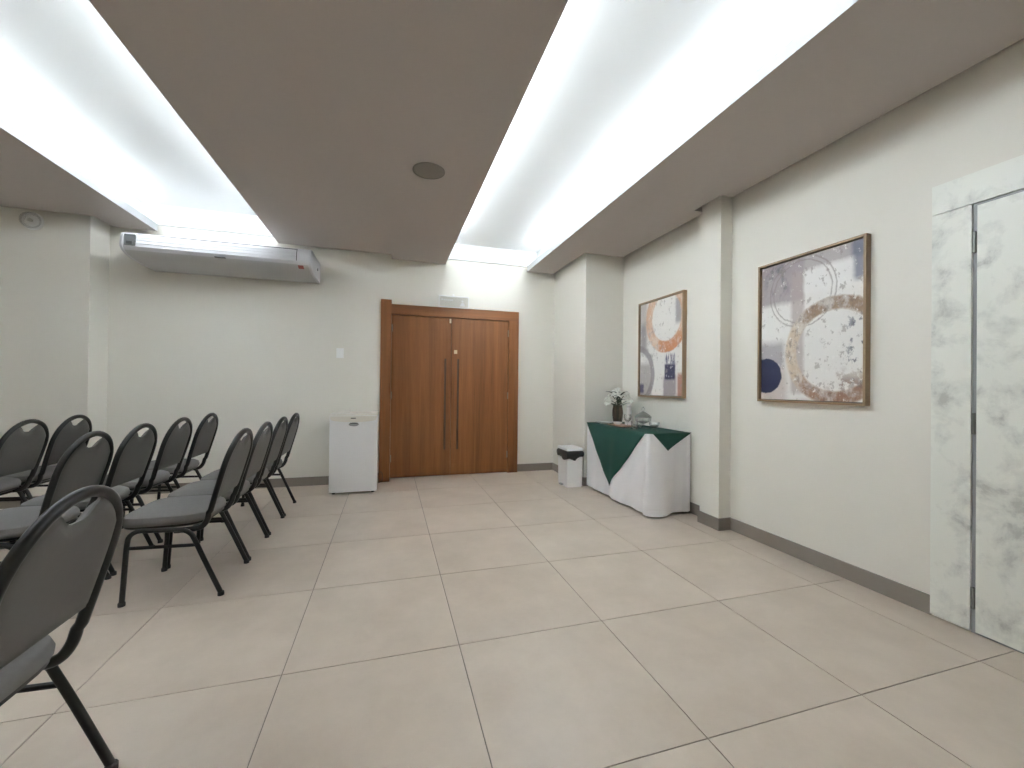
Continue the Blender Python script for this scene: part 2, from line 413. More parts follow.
# ceiling: white upper slab with taupe panels hung below it, coves open between them
ceil = struct(box('ceiling', WHITE, (XL-.2, YF-.2, ZTOP, XR+.2, YB2+.25, ZTOP+.12)))
GAP = 0.045
def panel(rects, uppers):
    m = MB()
    for (x0, y0, x1, y1) in rects: m.box(x0, y0, ZC, x1, y1, ZLIP)
    for (x0, y0, x1, y1) in uppers: m.box(x0, y0, ZLIP, x1, y1, ZTOP)
    edges = [e for c in COVES for e in (c[0], c[1], c[0]-TROUGH, c[1]+TROUGH)]
    m.bm.normal_update()
    for f in m.bm.faces:                            # white towards the coves, darkened white on their lips, taupe elsewhere
        c = f.calc_center_median()
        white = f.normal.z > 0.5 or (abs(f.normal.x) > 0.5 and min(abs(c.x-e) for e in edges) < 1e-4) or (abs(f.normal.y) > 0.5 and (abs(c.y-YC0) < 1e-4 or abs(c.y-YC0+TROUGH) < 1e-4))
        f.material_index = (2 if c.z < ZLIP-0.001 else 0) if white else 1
    return m.build('ceiling_panel', [WHITE, CEIL, LIP], ceil)
T = TROUGH
c1a, c1b = COVES[0][:2]; c2a, c2b = COVES[1][:2]
panel([(c1b, YF, BX-GAP, YB2-GAP), (BX-GAP, YF, CX-GAP, BY-GAP), (CX-GAP, YF, XR-GAP, CY0-GAP), (CX-GAP, CY1+GAP, XR-GAP, BY-GAP)], [(c1b+T, YF, BX-.05, YB2), (BX-.05, YF, CX-.05, BY-.05), (CX-.05, YF, XR-.05, CY0-.05), (CX-.05, CY1+.05, XR-.05, BY-.05)])
panel([(c2b, YF, XS+0.01, YB1-GAP), (XS+0.01, YF, c1a, YB2-GAP)], [(c2b+T, YF, XS, YB1), (XS, YF, c1a-T, YB2)])
panel([(XL, YF, XP+GAP, YB0-GAP), (XP+GAP, YF, c2a, YB1-GAP)], [(XL, YF, XP, YB0), (XP, YF, c2a-T, YB1)])
panel([(c1a, YF, c1b, YC0)], [(c1a-T, YF, c1b+T, YC0-T)])
panel([(c2a, YF, c2b, YC0)], [(c2a-T, YF, c2b+T, YC0-T)])
for k, (a, b, ye) in enumerate(COVES):
    struct(box('trim_%d' % (k+1), WHITE, (a-T, ye-0.022, ZLIP+0.006, b+T, ye, ZTOP)))

# ------------------------------------------------------------------ wooden double door in the back wall
d1 = bpy.data.objects.new('door_1', None); COL.objects.link(d1); d1.location = (0.80, YB2, 0); struct(d1)
def dl(b): return (b[0]-0.80, b[1]-YB2, b[2], b[3]-0.80, b[4]-YB2, b[5])
box('door_frame', WOOD, dl((-0.108, YB1-0.022, 0, 0.0, YB1, 2.222)), d1, 0.003)
box('door_frame', WOOD, dl((0.0, YB1-0.022, 0, 0.018, YB2, 2.222)), d1, 0.002)
box('door_frame', WOODX, dl((0.018, YB2-0.05, 2.072, 1.700, YB2, 2.20)), d1, 0.003)
box('door_frame', WOOD, dl((1.560, YB2-0.05, 0, 1.700, YB2, 2.072)), d1, 0.003)
box('dark_gap_backing', HANDLEW, dl((0.020, YB2-0.003, 0.0, 1.559, YB2, 2.071)), d1)  # added dark sheet, its colour gives the shade in the slit between leaves
for (x0, x1, hx) in ((0.022, 0.7775, 0.700), (0.7815, 1.557, 0.868)):
    lf = box('door_leaf', WOOD, dl((x0, YB2-0.034, 0.008, x1, YB2-0.004, 2.068)), d1, 0.002)
    h = MB().box(*dl((hx-0.011, YB2-0.058, 0.345, hx+0.011, YB2-0.046, 1.53)))
    for z in (0.40, 1.47): h.box(*dl((hx-0.006, YB2-0.046, z-0.01, hx+0.006, YB2-0.034, z+0.01)))
    h.build('door_handle', HANDLEW, lf, bevel=0.002)
    for z in (0.25, 1.05, 1.90):
        xx = x0+0.004 if hx < 0.78 else x1-0.004
        MB().tube([dl((xx, YB2-0.04, z-0.045, 0,0,0))[:3], dl((xx, YB2-0.04, z+0.045, 0,0,0))[:3]], 0.007, 8).build('hinge', STEEL, lf)
    if hx > 0.78:
        box('lock_plate', BRASS, dl((0.815, YB2-0.042, 1.60, 0.855, YB2-0.034, 1.648)), lf, 0.002)
    else:
        box('top_latch', BRASS, dl((0.750, YB2-0.046, 2.00, 0.772, YB2-0.034, 2.055)), lf, 0.002)

# ------------------------------------------------------------------ marble laminate door in the right wall
d2 = bpy.data.objects.new('door_2', None); COL.objects.link(d2); d2.location = (XR, 0.75, 0); struct(d2)
def dr(b): return (b[0]-XR, b[1]-0.75, b[2], b[3]-XR, b[4]-0.75, b[5])
PX = XR-0.018
box('casing_panel', MARBLE, dr((PX, 1.292, 0.012, XR, 1.447, 2.100)), d2, 0.001)
box('casing_panel', MARBLE, dr((PX, 0.208, 0.012, XR, 0.363, 2.100)), d2, 0.001)
box('casing_header', MARBLE, dr((PX, 0.208, 2.104, XR, 1.447, 2.255)), d2, 0.001)
box('jamb', GREYP, dr((XR-0.006, 0.363, 0, XR, 1.292, 2.104)), d2)
lf = box('door_leaf', MARBLE, dr((PX, 0.380, 0.012, XR-0.006, 1.272, 2.088)), d2, 0.001)
for z in (0.172, 1.022, 1.911):
    hh = MB().tube([dr((PX+0.002, 1.282, z-0.052, 0,0,0))[:3], dr((PX+0.002, 1.282, z+0.052, 0,0,0))[:3]], 0.0065, 10)
    hh.box(*dr((PX+0.004, 1.272, z-0.05, PX+0.008, 1.292, z+0.05))); hh.build('hinge', STEEL, lf)
hd = MB().tube([dr((PX-0.05, 0.45, 0.98, 0,0,0))[:3], dr((PX-0.05, 0.57, 0.98, 0,0,0))[:3]], 0.009, 10)
hd.tube([dr((PX, 0.45, 0.98, 0,0,0))[:3], dr((PX-0.05, 0.45, 0.98, 0,0,0))[:3]], 0.009, 10); hd.build('door_handle', STEEL, lf, True)

# ------------------------------------------------------------------ framed paintings
def painting(name, y0, y1, z0, z1, mat, label):
    d, fw = 0.042, 0.014
    yc, zc = (y0+y1)/2, (z0+z1)/2
    t = thing(name, label, 'painting', (XR, yc, z0), group=None)
    a, h = (y1-y0)/2, z1-z0
    for nme, b in (('frame_side', (-d, -a, 0, 0, -a+fw, h)), ('frame_side', (-d, a-fw, 0, 0, a, h)), ('frame_rail', (-d, -a+fw, 0, 0, a-fw, fw)), ('frame_rail', (-d, -a+fw, h-fw, 0, a-fw, h))):
        box(nme, FRAMEW, b, t, 0.001)
    g = fw + 0.006
    m = MB().box(-0.024, -a+g, g, -0.002, a-g, h-g)
    uv = m.bm.loops.layers.uv.new('UVMap')
    for f in m.bm.faces:
        for l in f.loops:
            l[uv].uv = ((a-g-l.vert.co.y)/(2*(a-g)), (l.vert.co.z-g)/(h-2*g))
    m.build('canvas', mat, t)
    box('backing', DARKP, (-0.006, -a+fw, fw, -0.001, a-fw, h-fw), t)
    return t
painting('framed_painting', 1.745, 2.495, 1.086, 2.118, ART_A, 'abstract painting with navy blue disc and brown ring, between pilaster and marble door')
painting('framed_painting', 3.335, 4.085, 1.080, 2.132, ART_B, 'abstract painting with orange ring and navy block, above the draped table')

# ------------------------------------------------------------------ ceiling loudspeaker
t = thing('ceiling_loudspeaker', 'round dark grey loudspeaker grille set into the taupe ceiling', 'loudspeaker', (0.262, 3.09, ZC))
MB().lathe([(0.118, 0.0), (0.118, -0.006), (0.112, -0.009), (0.106, -0.007), (0.106, 0.0)], 40).build('rim', GRILLE, t, True)
MB().lathe([(0.106, 0.0), (0.106, -0.006), (0.06, -0.0085), (0.002, -0.0095)], 40).build('grille', GRILLE, t, True)

# ------------------------------------------------------------------ air conditioner
AX0, AX1, AY = -2.385, -0.785, YB1
t = thing('air_conditioner', 'long white air conditioner mounted on the back wall under the ceiling', 'air conditioner', ((AX0+AX1)/2, AY, 2.352))
L = (AX1-AX0)/2
PROF = [(-0.015, 0.0), (-0.30, -0.004), (-0.46, 0.006), (-0.555, 0.025), (-0.605, 0.048), (-0.628, 0.075), (-0.632, 0.10), (-0.622, 0.165), (-0.600, 0.205), (-0.56, 0.222), (-0.02, 0.222), (-0.015, 0.21)]
m = MB(); m.loft([[(x, y, z) for (y, z) in PROF] for x in (-L+0.03, L-0.03)])
m.bm.faces.ensure_lookup_table()
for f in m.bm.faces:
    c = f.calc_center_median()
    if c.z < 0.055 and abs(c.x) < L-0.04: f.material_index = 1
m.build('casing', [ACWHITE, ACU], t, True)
def scaled(k, dx):
    cy, cz = -0.32, 0.11
    return [(dx, cy+(y-cy)*k, cz+(z-cz)*k) for (y, z) in PROF]
for s in (-1, 1):
    m = MB().loft([scaled(1.0, s*(L-0.03)), scaled(1.012, s*(L-0.025)), scaled(1.0, s*(L-0.006)), scaled(0.95, s*L)])
    e = m.build('end_cap', ACWHITE, t, True)
    MB().lathe([(0.016, 0), (0.016, 0.006), (0.001, 0.006)], 14).build('screw_cover', GREYP, e).matrix_local = Matrix.Translation((s*L, -0.22, 0.11)) @ Matrix.Rotation(s*math.pi/2, 4, 'Y')
# outlet band on the front: dark slot behind ridged white flaps, a thin dark line left open above them
MB().loft([[(x, -0.6335, 0.080), (x, -0.60, 0.080), (x, -0.59, 0.206), (x, -0.6015, 0.206), (x, -0.6235, 0.165), (x, -0.6335, 0.10)] for x in (-L+0.13, L-0.13)]).build('outlet_slot', DARKP, t)
def band(z):
    pts = [(0.048, -0.605), (0.075, -0.628), (0.10, -0.632), (0.165, -0.622), (0.205, -0.600)]
    for (a, ya), (b, yb) in zip(pts, pts[1:]):
        if z <= b: return ya+(yb-ya)*(z-a)/(b-a)
    return -0.6
for k in range(4):
    z0 = 0.074+k*0.0308; z1 = z0+0.0298
    MB().loft([[(x, band(z0)-0.012, z0), (x, band(z0)-0.002, z0), (x, band(z1)-0.002, z1), (x, band(z1)-0.007, z1)] for x in (-L+0.132, L-0.136)]).build('louvre', ACWHITE, t)
box('display_panel', DISP, (-L+0.045, -0.640, 0.085, -L+0.128, -0.612, 0.185), t, 0.003)
box('receiver_window', DARKP, (-L+0.060, -0.6425, 0.096, -L+0.105, -0.638, 0.122), t)
box('badge', DARKP, (-0.05, -0.626, 0.045, 0.04, -0.60, 0.052), t)
MB().loft([[(x, -0.600, 0.042), (x, -0.553, 0.0215), (x, -0.556, 0.017), (x, -0.604, 0.038)] for x in (L-0.125, L-0.075)]).build('sticker', REDP, t)
for x in (-L+0.35, L-0.35):
    box('hanging_bracket', STEEL, (x-0.015, -0.05, 0.222, x+0.015, 0.0, 0.30), t)

# ------------------------------------------------------------------ small wall things
t = thing('dome_lamp', 'clear glass dome lamp fixed high on the left pillar', 'lamp', (-3.215, YB0, 2.675))
m = MB().lathe([(0.082, 0.0), (0.082, 0.012), (0.070, 0.016), (0.001, 0.016)], 28); o = m.build('base', PLASTIC, t, True); o.rotation_euler = (math.pi/2, 0, 0)
m = MB().lathe([(0.074, 0.014), (0.078, 0.03), (0.070, 0.055), (0.045, 0.075), (0.001, 0.082), (0.001, 0.079), (0.043, 0.072), (0.067, 0.054), (0.075, 0.03), (0.071, 0.014)], 28); o = m.build('glass_dome', DOMEG, t, True); o.rotation_euler = (math.pi/2, 0, 0)
m = MB().lathe([(0.012, 0.014), (0.016, 0.04), (0.008, 0.055), (0.001, 0.058)], 12); o = m.build('bulb', CERAM, t, True); o.rotation_euler = (math.pi/2, 0, 0)

t = thing('light_switch', 'white light switch on the back wall above the small refrigerator', 'light switch', (-0.563, YB1, 1.55))
box('plate', PLASTIC, (-0.040, -0.009, -0.058, 0.040, 0, 0.058), t, 0.003)
box('rocker', PLASTIC, (-0.014, -0.014, -0.026, 0.014, -0.008, 0.026), t, 0.002)

t = thing('exit_sign', 'clear acrylic sign standing above the wooden double door', 'sign', (0.806, YB2-0.03, 2.20))
box('plate', ACRYL, (-0.195, -0.004, 0.012, 0.195, 0.002, 0.155), t)
for b in ((-0.20, -0.007, 0.0, 0.20, 0.004, 0.014), (-0.20, -0.007, 0.148, 0.20, 0.004, 0.160), (-0.20, -0.007, 0.014, -0.190, 0.004, 0.148), (0.190, -0.007, 0.014, 0.20, 0.004, 0.148)):
    box('border', PLASTIC, b, t)
box('hook', PLASTIC, (-0.02, -0.006, 0.160, 0.005, 0.004, 0.182), t, 0.002)
m = MB().box(-0.165, -0.006, 0.098, -0.145, -0.004, 0.118)
for k, (x0, x1) in enumerate(((-0.135, -0.115), (-0.11, -0.09), (-0.085, -0.065), (-0.06, -0.04), (-0.035, -0.015))): m.box(x0, -0.006, 0.095, x1, -0.004, 0.112)
m.build('lettering', PLASTIC, t)
m = MB(); m.loft([[(0.075, y, 0.03), (0.15, y, 0.03), (0.125, y, 0.075), (0.10, y, 0.075)] for y in (-0.0065, -0.0045)]); m.loft([[(0.112+0.014*math.cos(a*math.pi/4), y, 0.096+0.014*math.sin(a*math.pi/4)) for a in range(8)] for y in (-0.0065, -0.0045)])
m.build('pictogram', PLASTIC, t)

# ------------------------------------------------------------------ refrigerator
t = thing('small_refrigerator', 'small white refrigerator standing beside the wooden double door', 'refrigerator', (-0.360, 4.74, 0))
W_, D_, H_ = 0.242, 0.47, 0.858
box('body', ENAMEL, (-W_, 0.055, 0.022, W_, D_, H_-0.012), t, 0.006, True)
box('top_panel', CREAM, (-W_-0.002, 0.01, H_-0.014, W_+0.002, D_+0.002, H_), t, 0.005, True)
dv = box('door', ENAMEL, (-W_, 0.0, 0.022, W_, 0.05, H_-0.016), t, 0.008, True)
n = 24
bot = [H_-0.058-0.026*math.sin(math.pi*i/n)**0.6 for i in range(n+1)]
m = MB(); P = []
for y in (-0.012, 0.002):
    P.append([(-W_+0.012+i*(2*W_-0.024)/n, y, bot[i]) for i in range(n+1)] + [(W_-0.004-i*(2*W_-0.008)/n, y, H_-0.018) for i in range(n+1)])
m.loft(P); m.build('handle_strip', CREAM, dv, False, 0.002)
box('badge', DARKP, (-0.03, -0.0135, H_-0.046, 0.02, -0.0125, H_-0.037), dv)
m = MB().loft([[(0.0+0.052*math.cos(a), y, H_-0.108+0.020*math.sin(a)) for a in [k*math.pi/10 for k in range(20)]] for y in (-0.004, 0.001)]); pl = m.build('lock_plate', GREYP, dv)
box('label_stripe', DARKP, (-0.038, -0.0055, H_-0.100, 0.038, -0.0045, H_-0.090), pl)
for x in (-0.2, 0.2):
    for y in (0.05, 0.42):
        MB().lathe([(0.016, 0), (0.016, 0.024)], 12, (x, y, 0)).build('foot', DARKP, t)
cord = smoothpath([(W_-0.01, 0.46, 0.10), (W_+0.03, 0.475, 0.13), (W_+0.055, 0.47, 0.09), (W_+0.05, 0.46, 0.03), (W_+0.02, 0.46, 0.008), (W_-0.06, 0.47, 0.006)], 6)
MB().tube(cord, 0.004, 6).build('power_cord', DARKP, t, True)

# ------------------------------------------------------------------ pedal bin
t = thing('pedal_bin', 'white pedal bin with black bag under its lid, beside draped table', 'waste bin', (2.098, 4.550, 0))
m = MB(); R = []
for z, a, b in ((0.0, 0.090, 0.128), (0.012, 0.093, 0.132), (0.41, 0.099, 0.138)):
    R.append([(-a, -b, z), (a, -b, z), (a, b, z), (-a, b, z)])
m.loft(R); m.build('body', PLASTIC, t, False, 0.006)
m = MB(); R = []
for z, k in ((0.345, 1.02), (0.350, 1.10), (0.375, 1.17), (0.405, 1.17), (0.425, 1.08), (0.43, 1.0)):
    ring = []
    for i in range(40):
        a = 2*math.pi*i/40; c, s = math.cos(a), math.sin(a)
        q = 1/max(abs(c), abs(s)); q = q*0.85+1.0*0.15*1.15
        ring.append((0.097*k*c*q, 0.134*k*s*q, z+0.012*math.sin(5*a)*(1 if z < 0.36 else 0) - (0.02 if z < 0.36 and c < 0 and s < 0 else 0)))
    R.append(ring)
m.loft(R); m.build('bag', BAG, t, True)
m = MB(); m.loft([[(-.099*k, -.138*k, z), (.099*k, -.138*k, z), (.099*k, .138*k, z), (-.099*k, .138*k, z)] for z, k in ((0.430, 1.03), (0.450, 1.03), (0.462, 0.95))]); m.build('lid', PLASTIC, t, False, 0.004)
box('pedal', GREYP, (-0.125, -0.025, 0.012, -0.088, 0.035, 0.026), t, 0.002)
box('pedal_recess', PLASTIC, (-0.0955, -0.045, 0.005, -0.088, 0.055, 0.075), t, 0.002)

# ------------------------------------------------------------------ banquet chairs
def xb(z):
    pts = [(0.37, 0.130), (0.40, 0.143), (0.455, 0.158), (0.56, 0.185), (0.65, 0.210), (0.755, 0.238), (0.835, 0.258), (0.91, 0.274)]
    for (a, xa), (b, xc) in zip(pts, pts[1:]):
        if z <= b: return xa+(xc-xa)*max(0, (z-a)/(b-a))
    return pts[-1][1]
ARCH_Z, ARCH_R = 0.700, 0.200
def half_w(z):                                     # outer centre-line half width of the back tube
    if z > ARCH_Z: return ARCH_R*math.sqrt(max(0, 1-((z-ARCH_Z)/0.192)**2))
    return ARCH_R - 0.020*((ARCH_Z-z)/0.33)**1.5
def make_chair():
    t = thing('banquet_chair', 'x', 'chair')
    zs = [0.42, 0.47, 0.52, 0.58, 0.64, 0.70]
    pts = []
    def side(s):
        low = smoothpath([(-0.01, s*0.178, 0.366), (0.06, s*0.178, 0.367), (0.115, s*0.179, 0.378), (0.143, s*0.181, 0.415), (0.152, s*half_w(0.455), 0.455)], 4)
        return [tuple(p) for p in low] + [(xb(z), s*half_w(z), z) for z in zs[1:]]
    pts = side(-1)
    for k in range(1, 20):
        a = math.pi*k/20; z = ARCH_Z+0.192*math.sin(a); pts.append((xb(z), -ARCH_R*math.cos(a), z))
    pts += list(reversed(side(1)))
    MB().tube(pts, 0.0155, 10).build('back_frame', BLACKM, t, True)
    # back pad with a scooped top edge that leaves a hand hold under the arch
    nu, nv, th = 20, 16, 0.024
    ti = 0.012
    def top(y):
        z = ARCH_Z+0.192*math.sqrt(max(0, 1-(y/ARCH_R)**2)) - ti
        d = 0.062*math.exp(-(y/0.060)**4)
        return z-d
    F, Bk = [], []
    zb = 0.520
    for j in range(nv+1):
        fr, bk = [], []
        for i in range(nu+1):
            q = -1+2*i/nu; ym = q*(ARCH_R-ti*0.7)
            z1 = top(ym) if abs(q) < 1 else ARCH_Z
            v = j/nv; z = zb+(z1-zb)*v
            hw = half_w(min(z, ARCH_Z))-ti*0.7
            y = q*hw
            e = (1-abs(q)**6)*(1-abs(2*v-1)**8)
            e = max(e, 0)**0.5
            fr.append((xb(z)-0.004-th*e, y, z)); bk.append((xb(z)+0.002+0.010*e, y, z))
        F.append(fr); Bk.append(bk)
    m = MB(); A = m.grid(F); m.mi = 1; B = m.grid(Bk)
    edge = lambda V: V[0] + [r[-1] for r in V[1:]] + list(reversed(V[-1]))[1:] + [r[0] for r in reversed(V[1:-1])]
    ea, eb = edge(A), edge(B)
    for k in range(len(ea)):
        l = (k+1) % len(ea); m.face([ea[k], ea[l], eb[l], eb[k]])
    m.build('backrest', [FABRIC, VINYL], t, True)
    # seat
    def sq(a, b, cx, z, n=36, p=4.0):
        out = []
        for i in range(n):
            an = 2*math.pi*i/n; c, s = math.cos(an), math.sin(an)
            wy = b*(1.0 - 0.06*c)
            out.append((cx+a*math.copysign(abs(c)**(2/p), c), wy*math.copysign(abs(s)**(2/p), s), z))
        return out
    cx = -0.066
    MB().loft([sq(0.196, 0.205, cx, 0.402), sq(0.206, 0.215, cx, 0.414), sq(0.208, 0.217, cx, 0.430), sq(0.200, 0.210, cx, 0.452), sq(0.175, 0.185, cx, 0.467), sq(0.11, 0.12, cx, 0.476), sq(0.03, 0.03, cx, 0.479)]).build('seat', FABRIC, t, True)
    MB().loft([sq(0.192, 0.200, cx, 0.390), sq(0.199, 0.208, cx, 0.395), sq(0.199, 0.208, cx, 0.406)]).build('seat_pan', BLACKM, t, True)
    for s in (-1, 1):
        y = s*0.207; yf = s*0.215
        fl = MB().tube(smoothpath([(-0.225, yf, 0.012), (-0.214, s*0.215, 0.20), (-0.210, y, 0.32), (-0.198, y, 0.362), (-0.165, y, 0.384), (-0.12, y, 0.385)], 4), 0.0125, 10).build('leg', BLACKM, t, True)
        rl = MB().tube(smoothpath([(0.00, y, 0.379), (0.04, y, 0.374), (0.075, y, 0.352), (0.095, y, 0.315), (0.14, s*0.212, 0.21), (0.225, yf, 0.012)], 4), 0.0125, 10).build('leg', BLACKM, t, True)
        MB().lathe([(0.016, 0.0), (0.016, 0.018), (0.013, 0.022)], 12, (-0.225, yf, 0)).build('foot_cap', RUBBER, fl)
        MB().lathe([(0.016, 0.0), (0.016, 0.018), (0.013, 0.022)], 12, (0.225, yf, 0)).build('foot_cap', RUBBER, rl)
        MB().tube([(-0.125, y, 0.385), (0.005, y, 0.379)], 0.0125, 10).build('seat_rail', BLACKM, t, True)
        MB().tube([(-0.212, s*0.209, 0.298), (0.108, s*0.208, 0.288)], 0.0095, 8).build('stretcher', BLACKM, t, True)
    MB().tube([(-0.10, -0.207, 0.385), (-0.10, 0.207, 0.385)], 0.010, 8).build('cross_bar', BLACKM, t, True)
    MB().tube([(0.06, -0.205, 0.364), (0.06, 0.205, 0.364)], 0.010, 8).build('cross_bar', BLACKM, t, True)
    return t
chair = make_chair()
XA, XB_, XC = -1.109, -1.825, -2.720
CH = [ # x, y, turn, label, group
 (-1.020, 1.335, 0.0, 'grey banquet chair standing alone across the gap from the aisle row', None),
 (XA, 2.877, 0.0, 'grey banquet chair at the open end of the aisle row', None),
 (XA, 3.347, 0.0, 'second grey banquet chair in the aisle row, counted from its open end', None),
 (XA, 3.830, 0.0, 'third grey banquet chair in the aisle row, next to the one by the wall', None),
 (XA, 4.310, 0.0, 'grey banquet chair of the aisle row nearest to the back wall', None),
 (XB_, 2.840, 0.0, 'grey banquet chair at the open end of the middle row', None),
 (XB_, 3.320, 0.0, 'second grey banquet chair in the middle row, counted from its open end', None),
 (XB_, 3.860, 0.0, 'third grey banquet chair in the middle row, next to the one by the wall', None),
 (XB_, 4.400, 0.0, 'grey banquet chair of the middle row nearest to the back wall', None),
 (XC, 3.800, 0.0, 'grey banquet chair of the row by the pillar, farther from the pillar', None),
 (XC, 4.270, 0.0, 'grey banquet chair standing nearest to the pillar with the dome lamp', None),
]
for k, (x, y, a, lab, g) in enumerate(CH):
    o = chair if k == 0 else copy_tree(chair)
    o.location = (x, y, 0); o.rotation_euler = (0, 0, math.radians(a))
    o['label'] = lab; o['group'] = 'grey banquet chairs set out in rows'

# ------------------------------------------------------------------ draped table
TX0, TX1, TY0, TY1, TZ = 2.272, 2.742, 3.245, 4.455, 0.752
t = thing('banquet_table', 'narrow table hidden under white cloth against the right wall', 'table', ((TX0+TX1)/2, (TY0+TY1)/2, 0))
hx, hy = (TX1-TX0)/2-0.01, (TY1-TY0)/2-0.01
box('tabletop', TABLEW, (-hx, -hy, TZ-0.032, hx, hy, TZ-0.004), t, 0.003)
for sx in (-1, 1):
    for sy in (-1, 1):
        MB().tube([(sx*(hx-0.05), sy*(hy-0.06), 0), (sx*(hx-0.05), sy*(hy-0.06), TZ-0.03)], 0.014, 10).build('leg', BLACKM, t, True)
# skirt surface: perimeter position s, drop h
rc = 0.02
def perim():
    segs = []
    def arc(cx, cy, a0):
        for k in range(6):
            a = a0+math.pi/2*k/5
            segs.append((cx+rc*math.cos(a), cy+rc*math.sin(a), math.cos(a), math.sin(a)))
    def line(x0, y0, x1, y1, nx, ny, n):
        for k in range(1, n):
            segs.append((x0+(x1-x0)*k/n, y0+(y1-y0)*k/n, nx, ny))
    # start far corner of the front, run along the front (-X) towards the camera, then the near end (-Y), the wall side, the far end
    arc(TX0+rc, TY1-rc, math.pi/2); line(TX0, TY1-rc, TX0, TY0+rc, -1, 0, 70)
    arc(TX0+rc, TY0+rc, math.pi); line(TX0+rc, TY0, TX1-rc, TY0, 0, -1, 34)
    arc(TX1-rc, TY0+rc, 1.5*math.pi); line(TX1, TY0+rc, TX1, TY1-rc, 1, 0, 12)
    arc(TX1-rc, TY1-rc, 0); line(TX1-rc, TY1, TX0+rc, TY1, 0, 1, 8)
    return segs
def skirt_off(x, y, nx, ny, q):                     # how far the cloth stands off, q = 0 at the top edge, 1 at the hem
    o = 0.004
    if nx < -0.05 or ny < -0.05 and nx < 0.3:
        w1 = abs(nx)/(abs(nx)+abs(ny)) if nx < 0 else 0.0
        s = (TY1-y)+(x-TX0)
        fade = min(1, max(0, (TY1-y)/0.25))*min(1, max(0, (TX1-x)/0.07))
        wv = 0.5*math.sin(s*10.5+0.6)+0.5*math.sin(s*19+1.2)+0.35*math.sin(s*31.0+0.3)
        o += (0.016*q + 0.019*wv*q**0.8)*fade
        o += 0.016*q*math.exp(-((s-(1.22-0.42*q))/0.07)**2)          # drape falling from the near corner along the front
        o -= 0.012*q*math.exp(-((s-(1.24-0.22*q))/0.06)**2)
        o += 0.040*q*math.exp(-((s-1.235)/0.06)**2)                  # the near corner
        o += q*(0.052*math.exp(-((s-1.335)/0.075)**2) - 0.012*math.exp(-((s-1.50)/0.06)**2))*fade
    return max(o, 0.003)
def skirt(x, y, nx, ny, q, extra=0.0, drop=None):
    d = skirt_off(x, y, nx, ny, q)+extra
    zt = TZ - q*(TZ-0.022) if drop is None else TZ-drop
    return (x+nx*d, y+ny*d, zt)
seg = perim()
cl = MB(); rows = []
NQ = 18
for k in range(NQ+1):
    q = k/NQ
    rows.append([cl.bm.verts.new(skirt(x, y, nx, ny, q)) for (x, y, nx, ny) in seg])
for a, b in zip(rows, rows[1:]):
    for i in range(len(a)):
        j = (i+1) % len(a); cl.face([a[i], b[i], b[j], a[j]])
top_ring = [cl.bm.verts.new((x-nx*0.012, y-ny*0.012, TZ+0.004)) for (x, y, nx, ny) in seg]
for i in range(len(seg)):
    j = (i+1) % len(seg); cl.face([rows[0][i], rows[0][j], top_ring[j], top_ring[i]])
cl.face(top_ring)
cl = cl.build('tablecloth', LINEN, None, True)
tag(cl, 'white tablecloth hanging to the floor around the narrow table', 'tablecloth')
# hem
# green overlay: top sheet and two hanging corners
ov = MB(); E = 0.0075
poly = [(TX0-0.010, TY1-0.012), (TX0-0.010, TY0+0.035), (TX0+0.010, TY0+0.022), (TX0+0.040, TY0-0.004), (TX0+0.09, TY0-0.010), (TX1-0.008, TY0-0.010), (TX1-0.006, TY1-0.012)]
ov.loft([[(x, y, z) for x, y in poly] for z in (TZ+0.0055, TZ+0.0085)])
def flap(p0, p1, tip, front):
    n, r = 28, 22; P = []
    for k in range(r+1):
        v = k/r; row = []
        drop = v*(TZ-tip[1])
        for i in range(n+1):
            u = i/n
            a0 = p0+(tip[0]-p0)*v; a1 = p1+(tip[0]-p1)*v
            c = a0+(a1-a0)*u; q = drop/(TZ-0.022)
            bulge = 0.004*math.sin(u*math.pi)*v
            if front: row.append(skirt(TX0, c, -1, 0, q, E+bulge, drop-0.007*(1-v)))
            else: row.append(skirt(c, TY0, 0, -1, q, E+bulge, drop-0.007*(1-v)))
        P.append(row)
    V = ov.grid(P)
flap(TY1-0.012, TY0+0.035, (3.905, 0.130), True)
flap(TX0+0.042, TX1-0.008, (2.470, 0.600), False)
ov = ov.build('table_overlay', GREEN, None, True)
md = ov.modifiers.new('thickness', 'SOLIDIFY'); md.thickness = 0.0015; md.offset = 1
tag(ov, 'dark green cloth laid over the white tablecloth, corners hanging down', 'tablecloth')

TT = TZ+0.009
# plate, tray, dish
def lathe_thing(name, label, cat, prof, mat, loc, n=32, group=None):
    o = MB().lathe(prof, n).build(name, mat, None, True, loc=loc)
    return tag(o, label, cat, group)
lathe_thing('plate', 'shallow white plate beside the flower vase', 'plate', [(0.055, 0), (0.06, 0.006), (0.105, 0.016), (0.106, 0.019), (0.06, 0.010), (0.001, 0.009)], CERAM, (2.40, 4.270, TT))
tr = box('serving_tray', TRAYW, (-0.085, -0.16, 0, 0.085, 0.16, 0.010), None, 0.003); tr.location = (2.445, 3.975, TT)
tag(tr, 'thin brown wooden tray lying on the green cloth', 'tray')
lathe_thing('small_dish', 'small white dish on the brown tray', 'dish', [(0.03, 0), (0.034, 0.004), (0.055, 0.024), (0.052, 0.026), (0.03, 0.008), (0.001, 0.007)], CERAM, (2.43, 4.035, TT+0.010))
